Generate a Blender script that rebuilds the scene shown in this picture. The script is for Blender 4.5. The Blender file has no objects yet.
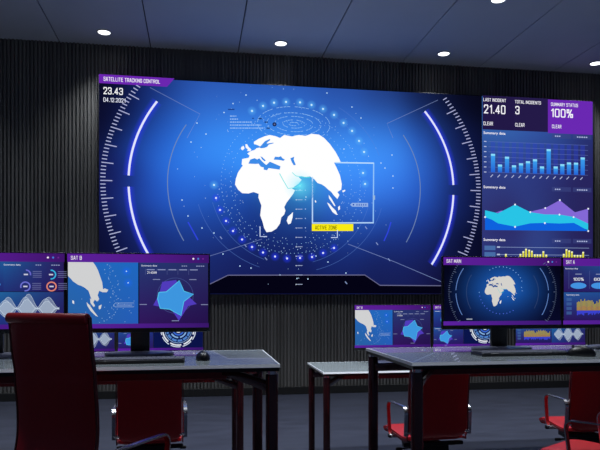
import bpy, math, random
from mathutils import Vector, Matrix
random.seed(7)
R = math.radians
scene = bpy.context.scene
COL = scene.collection
H = 1.40                       # eye height
TH = R(9.2)                    # camera yaw to the right
F = 640.0; HZ = 294.0          # focal in px, horizon row
YW = 8.90                      # wall plane
YS = 8.78                      # front of the big display
ZC_ = 4.74                     # ceiling height
# ------------------------------------------------------------------ materials
def lin(c):
    return tuple(((v/255)/12.92 if v/255 <= .04045 else ((v/255+.055)/1.055)**2.4) for v in c)
def new_mat(name):
    m = bpy.data.materials.new(name); m.use_nodes = True
    return m, m.node_tree.nodes, m.node_tree.links
def pbr(name, col, rough=.5, metal=0, spec=.5, noise=0, nscale=20, bump=0, coat=0):
    m, n, l = new_mat(name); b = n['Principled BSDF']
    b.inputs['Base Color'].default_value = (*col, 1)
    b.inputs['Roughness'].default_value = rough
    b.inputs['Metallic'].default_value = metal
    b.inputs['Specular IOR Level'].default_value = spec
    b.inputs['Coat Weight'].default_value = coat
    if noise or bump:
        tc = n.new('ShaderNodeTexCoord'); nz = n.new('ShaderNodeTexNoise')
        nz.inputs['Scale'].default_value = nscale; nz.inputs['Detail'].default_value = 5
        l.new(tc.outputs['Object'], nz.inputs['Vector'])
        if noise:
            mx = n.new('ShaderNodeMix'); mx.data_type = 'RGBA'
            mx.inputs[6].default_value = (*[c*(1-noise) for c in col], 1)
            mx.inputs[7].default_value = (*[min(1, c*(1+noise)) for c in col], 1)
            l.new(nz.outputs['Fac'], mx.inputs[0]); l.new(mx.outputs[2], b.inputs['Base Color'])
        if bump:
            bp = n.new('ShaderNodeBump'); bp.inputs['Strength'].default_value = bump
            bp.inputs['Distance'].default_value = .002
            l.new(nz.outputs['Fac'], bp.inputs['Height']); l.new(bp.outputs['Normal'], b.inputs['Normal'])
    return m
def screen_mat(name, strength=1.0, sampling='AUTO'):
    m, n, l = new_mat(name); n.remove(n['Principled BSDF'])
    out = [x for x in n if x.type == 'OUTPUT_MATERIAL'][0]
    at = n.new('ShaderNodeAttribute'); at.attribute_name = 'Col'
    em = n.new('ShaderNodeEmission'); em.inputs['Strength'].default_value = strength
    tr = n.new('ShaderNodeBsdfTransparent'); mx = n.new('ShaderNodeMixShader')
    l.new(at.outputs['Color'], em.inputs['Color']); l.new(at.outputs['Alpha'], mx.inputs[0])
    l.new(tr.outputs[0], mx.inputs[1]); l.new(em.outputs[0], mx.inputs[2]); l.new(mx.outputs[0], out.inputs[0])
    m.cycles.emission_sampling = sampling
    return m
M = {
 'black_plastic': pbr('black plastic', (.006,.006,.007), .35, noise=.3),
 'housing': pbr('display housing', (.01,.01,.012), .5, noise=.3),
 'graphite': pbr('graphite plastic', (.10,.105,.15), .35, noise=.2),
 'steel_dark': pbr('dark steel with red reflection tint', (.055,.010,.011), .25, metal=.4, noise=.3, coat=.4),  # red in the base colour stands in for reflections of the chairs
 'beam_red': pbr('dark red painted beam', (.22,.006,.008), .4, noise=.2),
 'chrome': pbr('polished chrome', (.66,.66,.67), .24, metal=1, noise=.05),
 'leather': pbr('red leather', (.43,.003,.008), .45, noise=.12, nscale=60, bump=.25),
 'piping': pbr('dark red edge piping', (.10,.003,.006), .4, noise=.1),
 'glass_edge': pbr('glass edge painted bright', (.92,.95,.98), .3),  # near-white colour stands in for light caught in the glass edge
 'keys': pbr('keycaps', (.16,.165,.19), .5, noise=.2),
 'lamp_ring': pbr('lamp ring', (.25,.26,.28), .4, noise=.1),
 'base_board': pbr('black baseboard paint', (.004,.004,.004), .6, noise=.3),
 'leg_black': pbr('black cast metal', (.012,.011,.012), .3, metal=.5, noise=.2),
}
SCR_BASE = screen_mat('display panel', 1.0, 'AUTO')
SCR = screen_mat('display pixels', 1.0, 'NONE')
# tabletop: dark glass
def glass_top():
    m, n, l = new_mat('dark tinted glass'); b = n['Principled BSDF']
    b.inputs['Base Color'].default_value = (.60,.68,.69,1)
    b.inputs['Coat Weight'].default_value = 1; b.inputs['Coat Roughness'].default_value = .02; b.inputs['Coat IOR'].default_value = 1.45
    b.inputs['Specular IOR Level'].default_value = .8
    b.inputs['IOR'].default_value = 1.6
    tc = n.new('ShaderNodeTexCoord'); nz = n.new('ShaderNodeTexNoise'); nz.inputs['Scale'].default_value = 3
    rp = n.new('ShaderNodeMapRange'); rp.inputs['To Min'].default_value = .16; rp.inputs['To Max'].default_value = .24
    l.new(tc.outputs['Object'], nz.inputs['Vector']); l.new(nz.outputs['Fac'], rp.inputs['Value']); l.new(rp.outputs[0], b.inputs['Roughness'])
    return m
M['glass'] = glass_top()
def wall_mat():
    m, n, l = new_mat('charcoal ribbed cladding'); b = n['Principled BSDF']
    tc = n.new('ShaderNodeTexCoord'); mp = n.new('ShaderNodeMapping'); mp.inputs['Scale'].default_value = (1,1,.02)
    nz = n.new('ShaderNodeTexNoise'); nz.inputs['Scale'].default_value = 9; nz.inputs['Detail'].default_value = 2
    cr = n.new('ShaderNodeValToRGB')
    cr.color_ramp.elements[0].position = .3; cr.color_ramp.elements[0].color = (.085,.082,.076,1)
    cr.color_ramp.elements[1].position = .75; cr.color_ramp.elements[1].color = (.16,.154,.144,1)
    l.new(tc.outputs['Object'], mp.inputs[0]); l.new(mp.outputs[0], nz.inputs['Vector'])
    l.new(nz.outputs['Fac'], cr.inputs[0]); l.new(cr.outputs[0], b.inputs['Base Color'])
    b.inputs['Roughness'].default_value = .55
    return m
M['wall'] = wall_mat()
M['ceiling'] = pbr('grey ceiling board', (.50,.53,.60), .7, noise=.06, nscale=2)
M['seam'] = pbr('dark joint', (.03,.03,.035), .8, noise=.1)
def floor_mat():
    m, n, l = new_mat('grey resin floor'); b = n['Principled BSDF']
    tc = n.new('ShaderNodeTexCoord'); nz = n.new('ShaderNodeTexNoise'); nz.inputs['Scale'].default_value = 2.2; nz.inputs['Detail'].default_value = 8
    mp = n.new('ShaderNodeMapping'); mp.inputs['Scale'].default_value = (1,3,1)
    cr = n.new('ShaderNodeValToRGB')
    cr.color_ramp.elements[0].position = .3; cr.color_ramp.elements[0].color = (.022,.025,.040,1)  # blue in both floor tones stands in for light from the screens
    cr.color_ramp.elements[1].position = .7; cr.color_ramp.elements[1].color = (.040,.045,.070,1)
    l.new(tc.outputs['Object'], mp.inputs[0]); l.new(mp.outputs[0], nz.inputs['Vector']); l.new(nz.outputs['Fac'], cr.inputs[0]); l.new(cr.outputs[0], b.inputs['Base Color'])
    b.inputs['Roughness'].default_value = .4; b.inputs['Specular IOR Level'].default_value = .8
    return m
M['floor'] = floor_mat()
def lamp_mat():
    m, n, l = new_mat('lamp diffuser'); b = n['Principled BSDF']
    b.inputs['Emission Color'].default_value = (.93,.96,1,1); b.inputs['Emission Strength'].default_value = 3
    return m
M['lamp'] = lamp_mat()

# ------------------------------------------------------------------ mesh builder
class MB:
    def __init__(s): s.v = []; s.f = []; s.smooth = []
    def add(s, vs, fs, smooth=False):
        k = len(s.v); s.v += [tuple(v) for v in vs]
        for f in fs: s.f.append([i+k for i in f]); s.smooth.append(smooth)
    def box(s, x0, x1, y0, y1, z0, z1, mat=None):
        vs = [(x,y,z) for z in (z0,z1) for y in (y0,y1) for x in (x0,x1)]
        if mat: vs = [mat @ Vector(v) for v in vs]
        s.add(vs, [(0,2,3,1),(4,5,7,6),(0,1,5,4),(2,6,7,3),(0,4,6,2),(1,3,7,5)])
    def cyl(s, a, b, r0, r1=None, n=20):
        a, b = Vector(a), Vector(b); r1 = r0 if r1 is None else r1
        d = (b-a).normalized(); u = d.orthogonal().normalized(); w = d.cross(u)
        vs = []
        for c, r in ((a,r0),(b,r1)):
            for i in range(n):
                t = 2*math.pi*i/n; vs.append(c + u*math.cos(t)*r + w*math.sin(t)*r)
        k = len(s.v); s.v += [tuple(v) for v in vs]
        for i in range(n): s.f.append([k+i, k+(i+1)%n, k+n+(i+1)%n, k+n+i]); s.smooth.append(True)
        s.f.append([k+i for i in reversed(range(n))]); s.smooth.append(False)
        s.f.append([k+n+i for i in range(n)]); s.smooth.append(False)
    def lathe(s, prof, c=(0,0,0), n=32, sx=1, sy=1):
        k = len(s.v)
        for r, z in prof:
            for i in range(n):
                t = 2*math.pi*i/n; s.v.append((c[0]+r*math.cos(t)*sx, c[1]+r*math.sin(t)*sy, c[2]+z))
        for j in range(len(prof)-1):
            for i in range(n):
                s.f.append([k+j*n+i, k+j*n+(i+1)%n, k+(j+1)*n+(i+1)%n, k+(j+1)*n+i]); s.smooth.append(True)
        s.f.append([k+i for i in reversed(range(n))]); s.smooth.append(False)
        s.f.append([k+(len(prof)-1)*n+i for i in range(n)]); s.smooth.append(False)
    def ribbon(s, path, wv, hw, t, closed=False):
        """rectangular bar swept along a path; wv = width direction"""
        P = [Vector(p) for p in path]; wv = Vector(wv).normalized(); n = len(P); vs = []
        for i, p in enumerate(P):
            a = P[i-1] if (i or closed) else P[i]; b = P[(i+1) % n] if (i < n-1 or closed) else P[i]
            tg = (b-a).normalized(); nm = tg.cross(wv).normalized()
            for (q, r) in ((-1,-1),(1,-1),(1,1),(-1,1)): vs.append(p + wv*hw*q + nm*t*r)
        fs = []
        m = n if closed else n-1
        for i in range(m):
            j = (i+1) % n
            for k in range(4): fs.append((4*i+k, 4*i+(k+1)%4, 4*j+(k+1)%4, 4*j+k))
        if not closed: fs += [(3,2,1,0), tuple(4*(n-1)+k for k in range(4))]
        s.add(vs, fs, True)
    def build(s, name, mat, parent=None, bevel=0, seg=2):
        me = bpy.data.meshes.new(name); me.from_pydata(s.v, [], s.f); me.materials.append(mat)
        me.polygons.foreach_set('use_smooth', s.smooth); me.update()
        o = bpy.data.objects.new(name, me); COL.objects.link(o)
        if parent: o.parent = parent
        if bevel:
            md = o.modifiers.new('bevel', 'BEVEL'); md.width = bevel; md.segments = seg; md.limit_method = 'ANGLE'; md.angle_limit = R(40)
        elif any(s.smooth):
            try: me.set_sharp_from_angle(angle=R(40))
            except Exception: pass
        return o
def empty(name, loc, rz=0, label=None, cat=None, group=None):
    o = bpy.data.objects.new(name, None); COL.objects.link(o); o.location = loc; o.rotation_euler = (0,0,rz)
    o.empty_display_size = .1
    if label: tag(o, label, cat, group)
    return o
def tag(o, label=None, cat=None, group=None):
    if label: o['label'] = label
    if cat: o['category'] = cat
    if group: o['group'] = group
def struct(o): o['kind'] = 'structure'; return o
def copy_tree(o, parent=None):
    c = o.copy(); COL.objects.link(c); c.parent = parent
    for ch in [x for x in bpy.data.objects if x.parent == o]: copy_tree(ch, c)
    return c
def wall_xz(px, py, Y):
    """direction of a sight line meeting the vertical plane y = Y -> (X, Z)"""
    a = math.atan((px-300)/F); X = Y*math.tan(TH+a)
    d = Y*math.cos(TH) + X*math.sin(TH)
    return X, H + (HZ-py)*d/F
def floor_xy(px, d):
    l = d*(px-300)/F
    return l*math.cos(TH) + d*math.sin(TH), d*math.cos(TH) - l*math.sin(TH)

# ------------------------------------------------------------------ display canvas
FONTCACHE = {}
# condensed block capitals drawn as strokes in a 1 x 2 box
_O = [(.15,0),(.85,0),(1,.2),(1,1.8),(.85,2),(.15,2),(0,1.8),(0,.2),(.15,0)]
_S = [(0,.45),(0,.2),(.15,0),(.85,0),(1,.2),(1,.8),(.85,1),(.15,1.1),(0,1.3),(0,1.8),(.15,2),(.85,2),(1,1.8),(1,1.55)]
STROKES = {'A':[[(0,0),(.38,2),(.62,2),(1,0)],[(.15,.55),(.85,.55)]],'B':[[(0,0),(0,2),(.8,2),(1,1.8),(1,1.2),(.8,1.04),(0,1.04)],[(.8,1.04),(1,.85),(1,.2),(.8,0),(0,0)]],
 'C':[[(1,.6),(1,.2),(.85,0),(.15,0),(0,.2),(0,1.8),(.15,2),(.85,2),(1,1.8),(1,1.4)]],'D':[[(0,0),(0,2),(.75,2),(1,1.75),(1,.25),(.75,0),(0,0)]],
 'E':[[(1,0),(0,0),(0,2),(1,2)],[(0,1.03),(.8,1.03)]],'G':[[(.55,.9),(1,.9),(1,.2),(.85,0),(.15,0),(0,.2),(0,1.8),(.15,2),(.85,2),(1,1.8),(1,1.4)]],
 'I':[[(0,0),(0,2)]],'K':[[(0,0),(0,2)],[(1,2),(.1,.95)],[(.35,1.2),(1,0)]],'L':[[(0,2),(0,0),(.9,0)]],'M':[[(0,0),(0,2),(.6,.5),(1.2,2),(1.2,0)]],
 'N':[[(0,0),(0,2),(1,0),(1,2)]],'O':[_O],'0':[_O],'R':[[(0,0),(0,2),(.8,2),(1,1.8),(1,1.2),(.8,1.0),(0,1.0)],[(.6,1.0),(1,0)]],'S':[_S],
 'T':[[(0,2),(1,2)],[(.5,2),(.5,0)]],'U':[[(0,2),(0,.2),(.15,0),(.85,0),(1,.2),(1,2)]],'V':[[(0,2),(.5,0),(1,2)]],'X':[[(0,0),(1,2)],[(0,2),(1,0)]],
 'Y':[[(0,2),(.5,.95),(1,2)],[(.5,.95),(.5,0)]],'Z':[[(0,2),(1,2),(0,0),(1,0)]],'1':[[(.1,1.6),(.5,2),(.5,0)]],
 '2':[[(0,1.5),(0,1.8),(.15,2),(.85,2),(1,1.8),(1,1.25),(0,0),(1,0)]],'3':[[(0,1.6),(0,1.8),(.15,2),(.85,2),(1,1.8),(1,1.2),(.8,1.04),(.4,1.04)],[(.8,1.04),(1,.85),(1,.2),(.85,0),(.15,0),(0,.2),(0,.45)]],
 '4':[[(.8,0),(.8,2),(0,.5),(1.1,.5)]],'6':[[(1,1.6),(1,1.8),(.85,2),(.15,2),(0,1.8),(0,.2),(.15,0),(.85,0),(1,.2),(1,.9),(.85,1.1),(0,1.1)]],
 '8':[_O,[(0,1.03),(1,1.03)]],'.':[[(.1,0),(.1,.12)]],'%':[[(.3,0),(1.1,2)],[(0,1.2),(0,2),(.45,2),(.45,1.2),(0,1.2)],[(.95,0),(.95,.8),(1.4,.8),(1.4,0),(.95,0)]]}
def block(txt, t=.29):
    vs = []; fs = []; x = 0
    for ch in txt:
        if ch == ' ': x += .75; continue
        g = STROKES[ch]; w = max(p[0] for l_ in g for p in l_)
        for l_ in g:
            for i in range(len(l_)-1):
                a = Vector(l_[i]); b = Vector(l_[i+1]); d = (b-a).normalized(); n = Vector((-d.y, d.x))*t/2; e = d*t*.42
                k = len(vs)
                for q in (a-e-n, b+e-n, b+e+n, a-e+n): vs.append((x+q.x, q.y))
                fs.append([k,k+1,k+2,k+3])
        x += w + .58
    return vs, fs
def glyphs(txt):
    if all(c in STROKES or c == ' ' for c in txt): return block(txt)
    if txt in FONTCACHE: return FONTCACHE[txt]
    cu = bpy.data.curves.new('t', 'FONT'); cu.body = txt; cu.size = 1; cu.offset = .012; cu.resolution_u = 3
    ob = bpy.data.objects.new('t', cu); COL.objects.link(ob)
    dg = bpy.context.evaluated_depsgraph_get(); dg.update()
    me = bpy.data.meshes.new_from_object(ob.evaluated_get(dg))
    vs = [(v.co.x, v.co.y) for v in me.vertices]; fs = [list(p.vertices) for p in me.polygons]
    bpy.data.objects.remove(ob); bpy.data.curves.remove(cu); bpy.data.meshes.remove(me)
    FONTCACHE[txt] = (vs, fs); return vs, fs
class Canvas:
    """flat drawing on a display; mp maps drawing coordinates to (x, z) of the display plane"""
    def __init__(s, mp, yfront, step, px, parent):
        s.mp = mp; s.y = yfront; s.step = step; s.px = px; s.parent = parent; s.parts = {}; s.order = []
        s.layer = 1
    def raw(s, part, pts, faces, cols, plane=False):
        if part not in s.parts: s.parts[part] = ([], [], []); s.order.append(part)
        V, Fa, C = s.parts[part]; k = len(V)
        for i, p in enumerate(pts):
            x, z = p if plane else s.mp(*p)
            V.append((x, s.y - s.step*s.layer, z)); C.append(cols[i] if isinstance(cols, list) else cols)
        for f in faces: Fa.append([a+k for a in f])
    def c(s, col, a=1): return (*lin(col), a)
    def poly(s, part, pts, col, a=1, plane=False): s.raw(part, pts, [list(range(len(pts)))], s.c(col, a), plane)
    def rect(s, part, x0, y0, x1, y1, col, a=1, y0r=None, y1r=None):
        s.poly(part, [(x0,y0),(x1,y0 if y0r is None else y0r),(x1,y1 if y1r is None else y1r),(x0,y1)], col, a)
    def line(s, part, pts, w, col, a=1, glow=0):
        P = [Vector(s.mp(*p)) for p in pts]; hw = w*s.px/2; n = len(P); L = []; N = []
        for i in range(n):
            t = (P[min(i+1,n-1)]-P[max(i-1,0)]).normalized(); N.append(Vector((-t.y, t.x)))
        vs = []; fs = []
        for i in range(n): vs += [tuple(P[i]+N[i]*hw), tuple(P[i]-N[i]*hw)]
        for i in range(n-1): fs.append([2*i,2*i+1,2*i+3,2*i+2])
        if glow:
            g, gc, ga = glow; gv = []; gcol = []; gf = []
            for i in range(n):
                for q, al in ((-g,0),(-g*.45,ga*.35),(0,ga),(g*.45,ga*.35),(g,0)):
                    gv.append(tuple(P[i]+N[i]*q*s.px)); gcol.append(s.c(gc, al))
            for i in range(n-1):
                for k in range(4): gf.append([5*i+k,5*i+k+1,5*i+k+6,5*i+k+5])
            s.raw(part, gv, gf, gcol, True); s.layer += .5
        s.raw(part, vs, fs, s.c(col, a), True)
        if glow: s.layer -= .5
    def disc(s, part, x, y, r, col, a=1, n=10, glow=0):
        cx, cz = s.mp(x, y)
        if glow:
            g, gc, ga = glow
            s.raw(part, [(cx,cz)]+[(cx+g*.4*s.px*math.cos(2*math.pi*i/16), cz+g*.4*s.px*math.sin(2*math.pi*i/16)) for i in range(16)]+
                        [(cx+g*s.px*math.cos(2*math.pi*i/16), cz+g*s.px*math.sin(2*math.pi*i/16)) for i in range(16)],
                  [[0,1+i,1+(i+1)%16] for i in range(16)]+[[1+i,17+i,17+(i+1)%16,1+(i+1)%16] for i in range(16)],
                  [s.c(gc,ga)]+[s.c(gc,ga*.4)]*16+[s.c(gc,0)]*16, True)
            s.layer += .5
        s.raw(part, [(cx+r*s.px*math.cos(2*math.pi*i/n), cz+r*s.px*math.sin(2*math.pi*i/n)) for i in range(n)], [list(range(n))], s.c(col,a), True)
        if glow: s.layer -= .5
    def text(s, part, txt, x0, y0, x1, y1, col, y0r=None, y1r=None, a=1):
        vs, fs = glyphs(txt); xs = [v[0] for v in vs]; ys = [v[1] for v in vs]
        ax, bx, ay, by = min(xs), max(xs), min(ys), max(ys)
        y0r = y0 if y0r is None else y0r; y1r = y1 if y1r is None else y1r
        pts = []
        for v in vs:
            u = (v[0]-ax)/(bx-ax); w = (v[1]-ay)/(by-ay)
            b = y1+(y1r-y1)*u; t = y0+(y0r-y0)*u
            pts.append((x0+(x1-x0)*u, b+(t-b)*w))
        s.raw(part, pts, fs, s.c(col, a))
    def build(s, mat=None):
        out = {}
        for name in s.order:
            V, Fa, C = s.parts[name]
            name = name.split('#')[0]; me = bpy.data.meshes.new(name); me.from_pydata(V, [], Fa); me.materials.append(mat or SCR)
            at = me.color_attributes.new('Col', 'FLOAT_COLOR', 'POINT')
            at.data.foreach_set('color', [q for c_ in C for q in c_]); me.update()
            o = bpy.data.objects.new(name, me); COL.objects.link(o); o.parent = s.parent; out[name] = o
        return out
def idw(samples, x, y, sig=19.0):
    w = 1e-9; acc = [0,0,0]
    for sx_, sy_, c in samples:
        k = math.exp(-((x-sx_)**2+(y-sy_)**2)/(2*sig*sig)) + 1e-7/(1+((x-sx_)**2+(y-sy_)**2)*1e-4); w += k
        for i in range(3): acc[i] += c[i]*k
    return [a/w for a in acc]
def gradient_panel(name, x0, x1, z0, z1, y, nx, nz, fcol, parent, mat):
    V = []; C = []; Fa = []
    for j in range(nz+1):
        for i in range(nx+1):
            x = x0+(x1-x0)*i/nx; z = z0+(z1-z0)*j/nz; V.append((x,y,z)); C += [*lin(fcol(i/nx, 1-j/nz)), 1]
    for j in range(nz):
        for i in range(nx): a = j*(nx+1)+i; Fa.append([a,a+1,a+nx+2,a+nx+1])
    me = bpy.data.meshes.new(name); me.from_pydata(V, [], Fa); me.materials.append(mat)
    at = me.color_attributes.new('Col', 'FLOAT_COLOR', 'POINT'); at.data.foreach_set('color', C); me.update()
    o = bpy.data.objects.new(name, me); COL.objects.link(o); o.parent = parent
    return o

# ------------------------------------------------------------------ setting
XL, XR, YB = -8.0, 13.0, -2.5
b = MB(); b.box(XL, XR, YW, YW+.2, 0, ZC_+.1)
x = XL
while x < XR:                                 # vertical ribs of the cladding
    w = .025+random.uniform(-.002,.002); dp = random.choice((.028,.032,.034))
    b.box(x, x+w, YW-dp, YW+.01, 0, ZC_); x += .048
struct(b.build('wall_back', M['wall']))
b = MB(); b.box(XL, XR, YW-.075, YW-.036, 0, .105)
struct(b.build('baseboard_back', M['base_board'], bevel=.004))
b = MB(); b.box(XL, XR, YB, YW+.2, -.12, 0); struct(b.build('floor', M['floor']))
b = MB(); xs = [-1.79+1.18*k for k in range(-6,14)]
prev = XL
for xx in xs + [XR]:
    if xx > prev + .05:
        b.box(prev+.007, min(xx,XR)-.007, YB, YW, ZC_, ZC_+.02)
        prev = xx
o = struct(b.build('ceiling', M['ceiling'], bevel=.003))
b = MB(); b.box(XL, XR, YB, YW, ZC_+.021, ZC_+.12); struct(b.build('trim_1', M['seam']))

# ------------------------------------------------------------------ ceiling lamps and added spots
def downlight():
    r = empty('ceiling_downlight', (0,0,ZC_))
    b = MB(); b.lathe([(.090,.0),(.090,-.010),(.082,-.013),(.076,-.008),(.076,0)], n=36); b.build('trim_ring', M['lamp_ring'], r)
    b = MB(); b.lathe([(.0755,-.002),(.0755,-.0075)], n=36); b.build('diffuser', M['lamp'], r)
    return r
dl = None
DL = [(-1.16,8.45,'leftmost, above the left end of the video wall'), (1.11,8.45,'above the globe in the middle of the video wall'),
      (3.39,8.45,'above the right end of the video wall dial'), (5.70,8.45,'rightmost, above the status panel'),
      (3.38,6.80,'nearest, cut by the top edge of the picture')]
for i, (x, y, t) in enumerate(DL):
    if dl is None: dl = downlight(); o = dl
    else: o = copy_tree(dl)
    o.location = (x, y, ZC_)
    tag(o, 'round white recessed ceiling downlight, ' + t, 'ceiling light', 'round downlights in the grey ceiling')
for (x, y) in [(a, b_) for b_ in (8.45, 6.8, 5.35, 4.1, 2.65) for a in (-3.45,-1.16,1.11,3.39,5.70)]:  # rows over desks and chairs are added spots without fittings, for their light
    L = bpy.data.lights.new('downlight_or_added_spot', 'SPOT'); L.energy = 80 if y < 3 else 200 if y < 4.2 else 300 if y < 6 else 200 if y < 8 else 120; L.spot_size = R(44) if y < 3 else R(80) if y < 4.2 else R(96) if y < 8 else R(102); L.spot_blend = 1
    L.color = (.86,.92,1); L.shadow_soft_size = .10
    lo = bpy.data.objects.new('downlight_or_added_spot', L); COL.objects.link(lo); lo.location = (x, y, ZC_-.05)

# ------------------------------------------------------------------ video wall
x0, _ = wall_xz(99, 180, YS); xm, _ = wall_xz(481.3, 180, YS); x1, _ = wall_xz(593, 180, YS)
_, zt = wall_xz(99, 74, YS); _, zt2 = wall_xz(593, 101, YS); _, zb = wall_xz(300, 294, YS)
_, zt = wall_xz(300, 86.5, YS)
W_ = lambda px, py: wall_xz(px, py, YS)
PXM = YS/F*1.03                     # metres per picture pixel on the display
def dec(px, py): return (px, py)
vw = empty('video_wall', ((x0+xm)/2, YS+.06, zb), 0,
   'huge video wall on the ribbed wall showing a white globe in a blue tracking dial', 'video wall')
ox, oz = (x0+xm)/2, zb
b = MB(); b.box(x0-ox-.012, xm-ox+.004, -.055, .09, -.012, zt-zb+.012)
b.build('housing', M['housing'], vw, bevel=.004)
b = MB(); b.box(-1.6, 1.6, .085, .125, .4, 2.2); b.build('wall_mount', M['black_plastic'], vw)
N = (8,8,28)
MAIN = [(99,80,(8,8,26)),(99,120,(10,9,34)),(99,180,(14,13,48)),(99,240,(9,9,32)),(99,290,(5,4,22)),
 (115,110,(10,12,46)),(115,180,(22,28,98)),(115,240,(18,20,80)),
 (140,100,(14,24,84)),(140,140,(28,62,158)),(140,190,(32,68,172)),(140,230,(28,50,140)),(145,265,(18,22,84)),
 (165,90,(26,48,120)),(165,120,(38,92,200)),(170,160,(45,112,226)),(170,200,(36,88,200)),(170,240,(30,58,150)),
 (200,90,(40,75,165)),(200,115,(50,112,218)),(210,150,(52,128,238)),(210,190,(42,100,214)),(210,230,(32,62,160)),(215,262,(28,38,112)),
 (240,90,(36,70,160)),(240,115,(54,120,225)),(240,150,(56,136,246)),(225,210,(34,80,190)),(250,235,(26,50,140)),(250,265,(24,30,98)),
 (290,92,(34,66,152)),(290,110,(50,108,214)),(290,130,(60,136,240)),(298,190,(60,150,220)),(290,215,(34,76,170)),(290,240,(24,46,132)),(290,265,(22,26,88)),
 (340,95,(34,62,142)),(340,115,(50,104,208)),(350,150,(62,140,250)),(350,190,(60,130,250)),(345,215,(44,96,212)),(340,240,(30,60,158)),(340,265,(24,34,106)),
 (385,98,(30,50,116)),(385,125,(48,104,206)),(390,155,(62,136,246)),(390,190,(54,116,232)),(390,220,(38,78,190)),(395,250,(28,46,132)),(390,272,(24,30,92)),
 (425,100,(16,24,62)),(425,130,(34,70,160)),(425,165,(44,94,200)),(425,200,(36,78,184)),(425,235,(28,50,142)),(425,270,(26,28,90)),
 (455,105,(8,10,34)),(455,140,(18,30,86)),(455,175,(26,44,118)),(455,210,(22,36,108)),(455,250,(16,22,72)),(455,280,(14,12,50)),
 (478,100,(5,5,20)),(478,150,(8,9,36)),(478,190,(10,12,44)),(478,240,(7,8,32)),(478,290,(5,4,20))]
W_MAIN = [(*W_(a, c_), col) for a, c_, col in MAIN]
WM2 = [(a/PXM, z/PXM, [min(255, q*(1 if ZZ < 205 else .84)*g) for q, g in zip(k, (1.06,1.10,1.04))]) for (a, z, k), (_, ZZ, _k) in zip(W_MAIN, MAIN)]
def fmain(u, v):
    X = x0+(xm-x0)*u; Z = zt+(zb-zt)*v
    return idw(WM2, X/PXM, Z/PXM)
scr = gradient_panel('screen', x0-ox, xm-ox, 0, zt-zb, -.0565, 72, 42, fmain, vw, SCR_BASE)
cv = Canvas(lambda px, py: (W_(px,py)[0]-ox, W_(px,py)[1]-oz), -.0565, .0012, PXM, scr)
# dial geometry (unit = outer tick radius)
XA, _ = W_(99.8, 188); XB, _ = W_(481, 188); DCX = (XA+XB)/2; DR = (XB-XA)/2; DCZ = W_(290, 185.5)[1]
def unit(px, py): X, Z = W_(px, py); return ((X-DCX)/DR, (Z-DCZ)/DR)
MED_TONE = (62,140,232)
def s_(pts, k, ox_, oy_): return [(ox_+a/k, oy_+b_/k) for a, b_ in pts]
LAND = s_([(72,148),(74,130),(95,126),(99,119),(91,112),(104,103),(115,100),(122,94),(138,91),(126,84),(113,80),(113,73),(128,63),(150,54),(166,50),(185,54),(200,60),(214,50),(240,55),(262,50),(285,53),(305,46),(330,49),(347,60),(366,80),(384,105),(397,128),(402,141),(380,142),(389,160),(400,185),(406,214),(404,232),(391,240),(398,250),(391,263),(380,252),(371,240),(362,233),(350,222),(340,215),(325,210),(315,198),(306,192),(300,188),(285,190),(270,187),(262,190),(272,200),(262,212),(248,222),(240,229),(250,234),(244,246),(232,262),(222,275),(214,290),(218,302),(214,315),(204,325),(200,345),(188,362),(172,372),(155,374),(147,360),(142,340),(134,318),(136,300),(138,285),(132,270),(128,258),(129,246),(112,240),(95,245),(74,244),(60,232),(50,215),(53,195),(60,175),(70,160),(76,152)], 3.333, 220, 120)
ISLES = [s_([(122,116),(132,115),(142,132),(158,147),(152,158),(133,156),(137,146),(124,136)],6,225,125),
         s_([(98,132),(112,125),(118,140),(106,152),(95,144)],6,225,125),
         s_([(408,222),(405,255),(395,290),(380,296),(370,275),(378,250),(395,235)],6,225,175),
         s_([(222,165),(235,172),(255,195),(275,215),(285,240),(272,235),(255,222),(238,195)],6,290,175),
         s_([(232,120),(247,138),(262,165),(274,188),(264,184),(248,160),(234,140)],6,290,175),
         s_([(288,192),(299,184),(300,205),(290,212)],6,290,175), s_([(148,152),(156,154),(158,164),(151,165)],6,290,175),
         s_([(312,95),(330,88),(332,96),(318,104)],6,290,175)]
SEAS = [[(140,232),(152,207),(178,199),(198,210),(205,232),(185,234),(160,233)],
        [(194,205),(206,200),(226,222),(242,236),(262,250),(284,262),(300,262),(328,268),(333,248),(315,240),(298,247),(283,236),(269,220),(262,228),(270,246),(252,272),(232,268),(232,255),(214,250),(203,235)],
        [(212,188),(222,192),(245,213),(238,218),(222,206)],
        [(292,208),(300,190),(322,192),(335,187),(345,200),(360,208),(350,215),(325,210)],
        [(392,200),(415,190),(412,208),(425,240),(412,242),(400,222)],
        [(205,135),(216,124),(228,110),(240,97),(268,84),(272,90),(254,104),(250,112),(290,106),(292,110),(262,118),(252,132),(235,138),(215,140),(200,130),(188,138),(182,134),(192,120)]]
SEAS = [s_(p,6,225,125) for p in SEAS]
def globe(cv, f, px, ring_dots=True, scale=1.0):
    """f maps dial units to drawing coordinates"""
    U = lambda pts: [f(*unit(*p)) for p in pts]
    cv.layer = 4; cv.poly('globe_map', U(LAND), (255,255,255) if scale == 1 else (226,224,218))
    for p in ISLES: cv.poly('globe_map', U(p), (250,252,255))
    cv.layer = 5
    for p in SEAS: cv.poly('globe_map', U(p), MED_TONE if scale == 1 else (36,84,160))
    cv.line('globe_map', U([(279.5,173.5),(283,180),(288,188.5),(296,187.5),(302,184)]), .8*scale, (90,225,225), .9)
    cv.line('globe_map', U([(292,172.5),(296,176),(302,177),(310,177.5)]), .7*scale, (90,225,225), .9)
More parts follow.
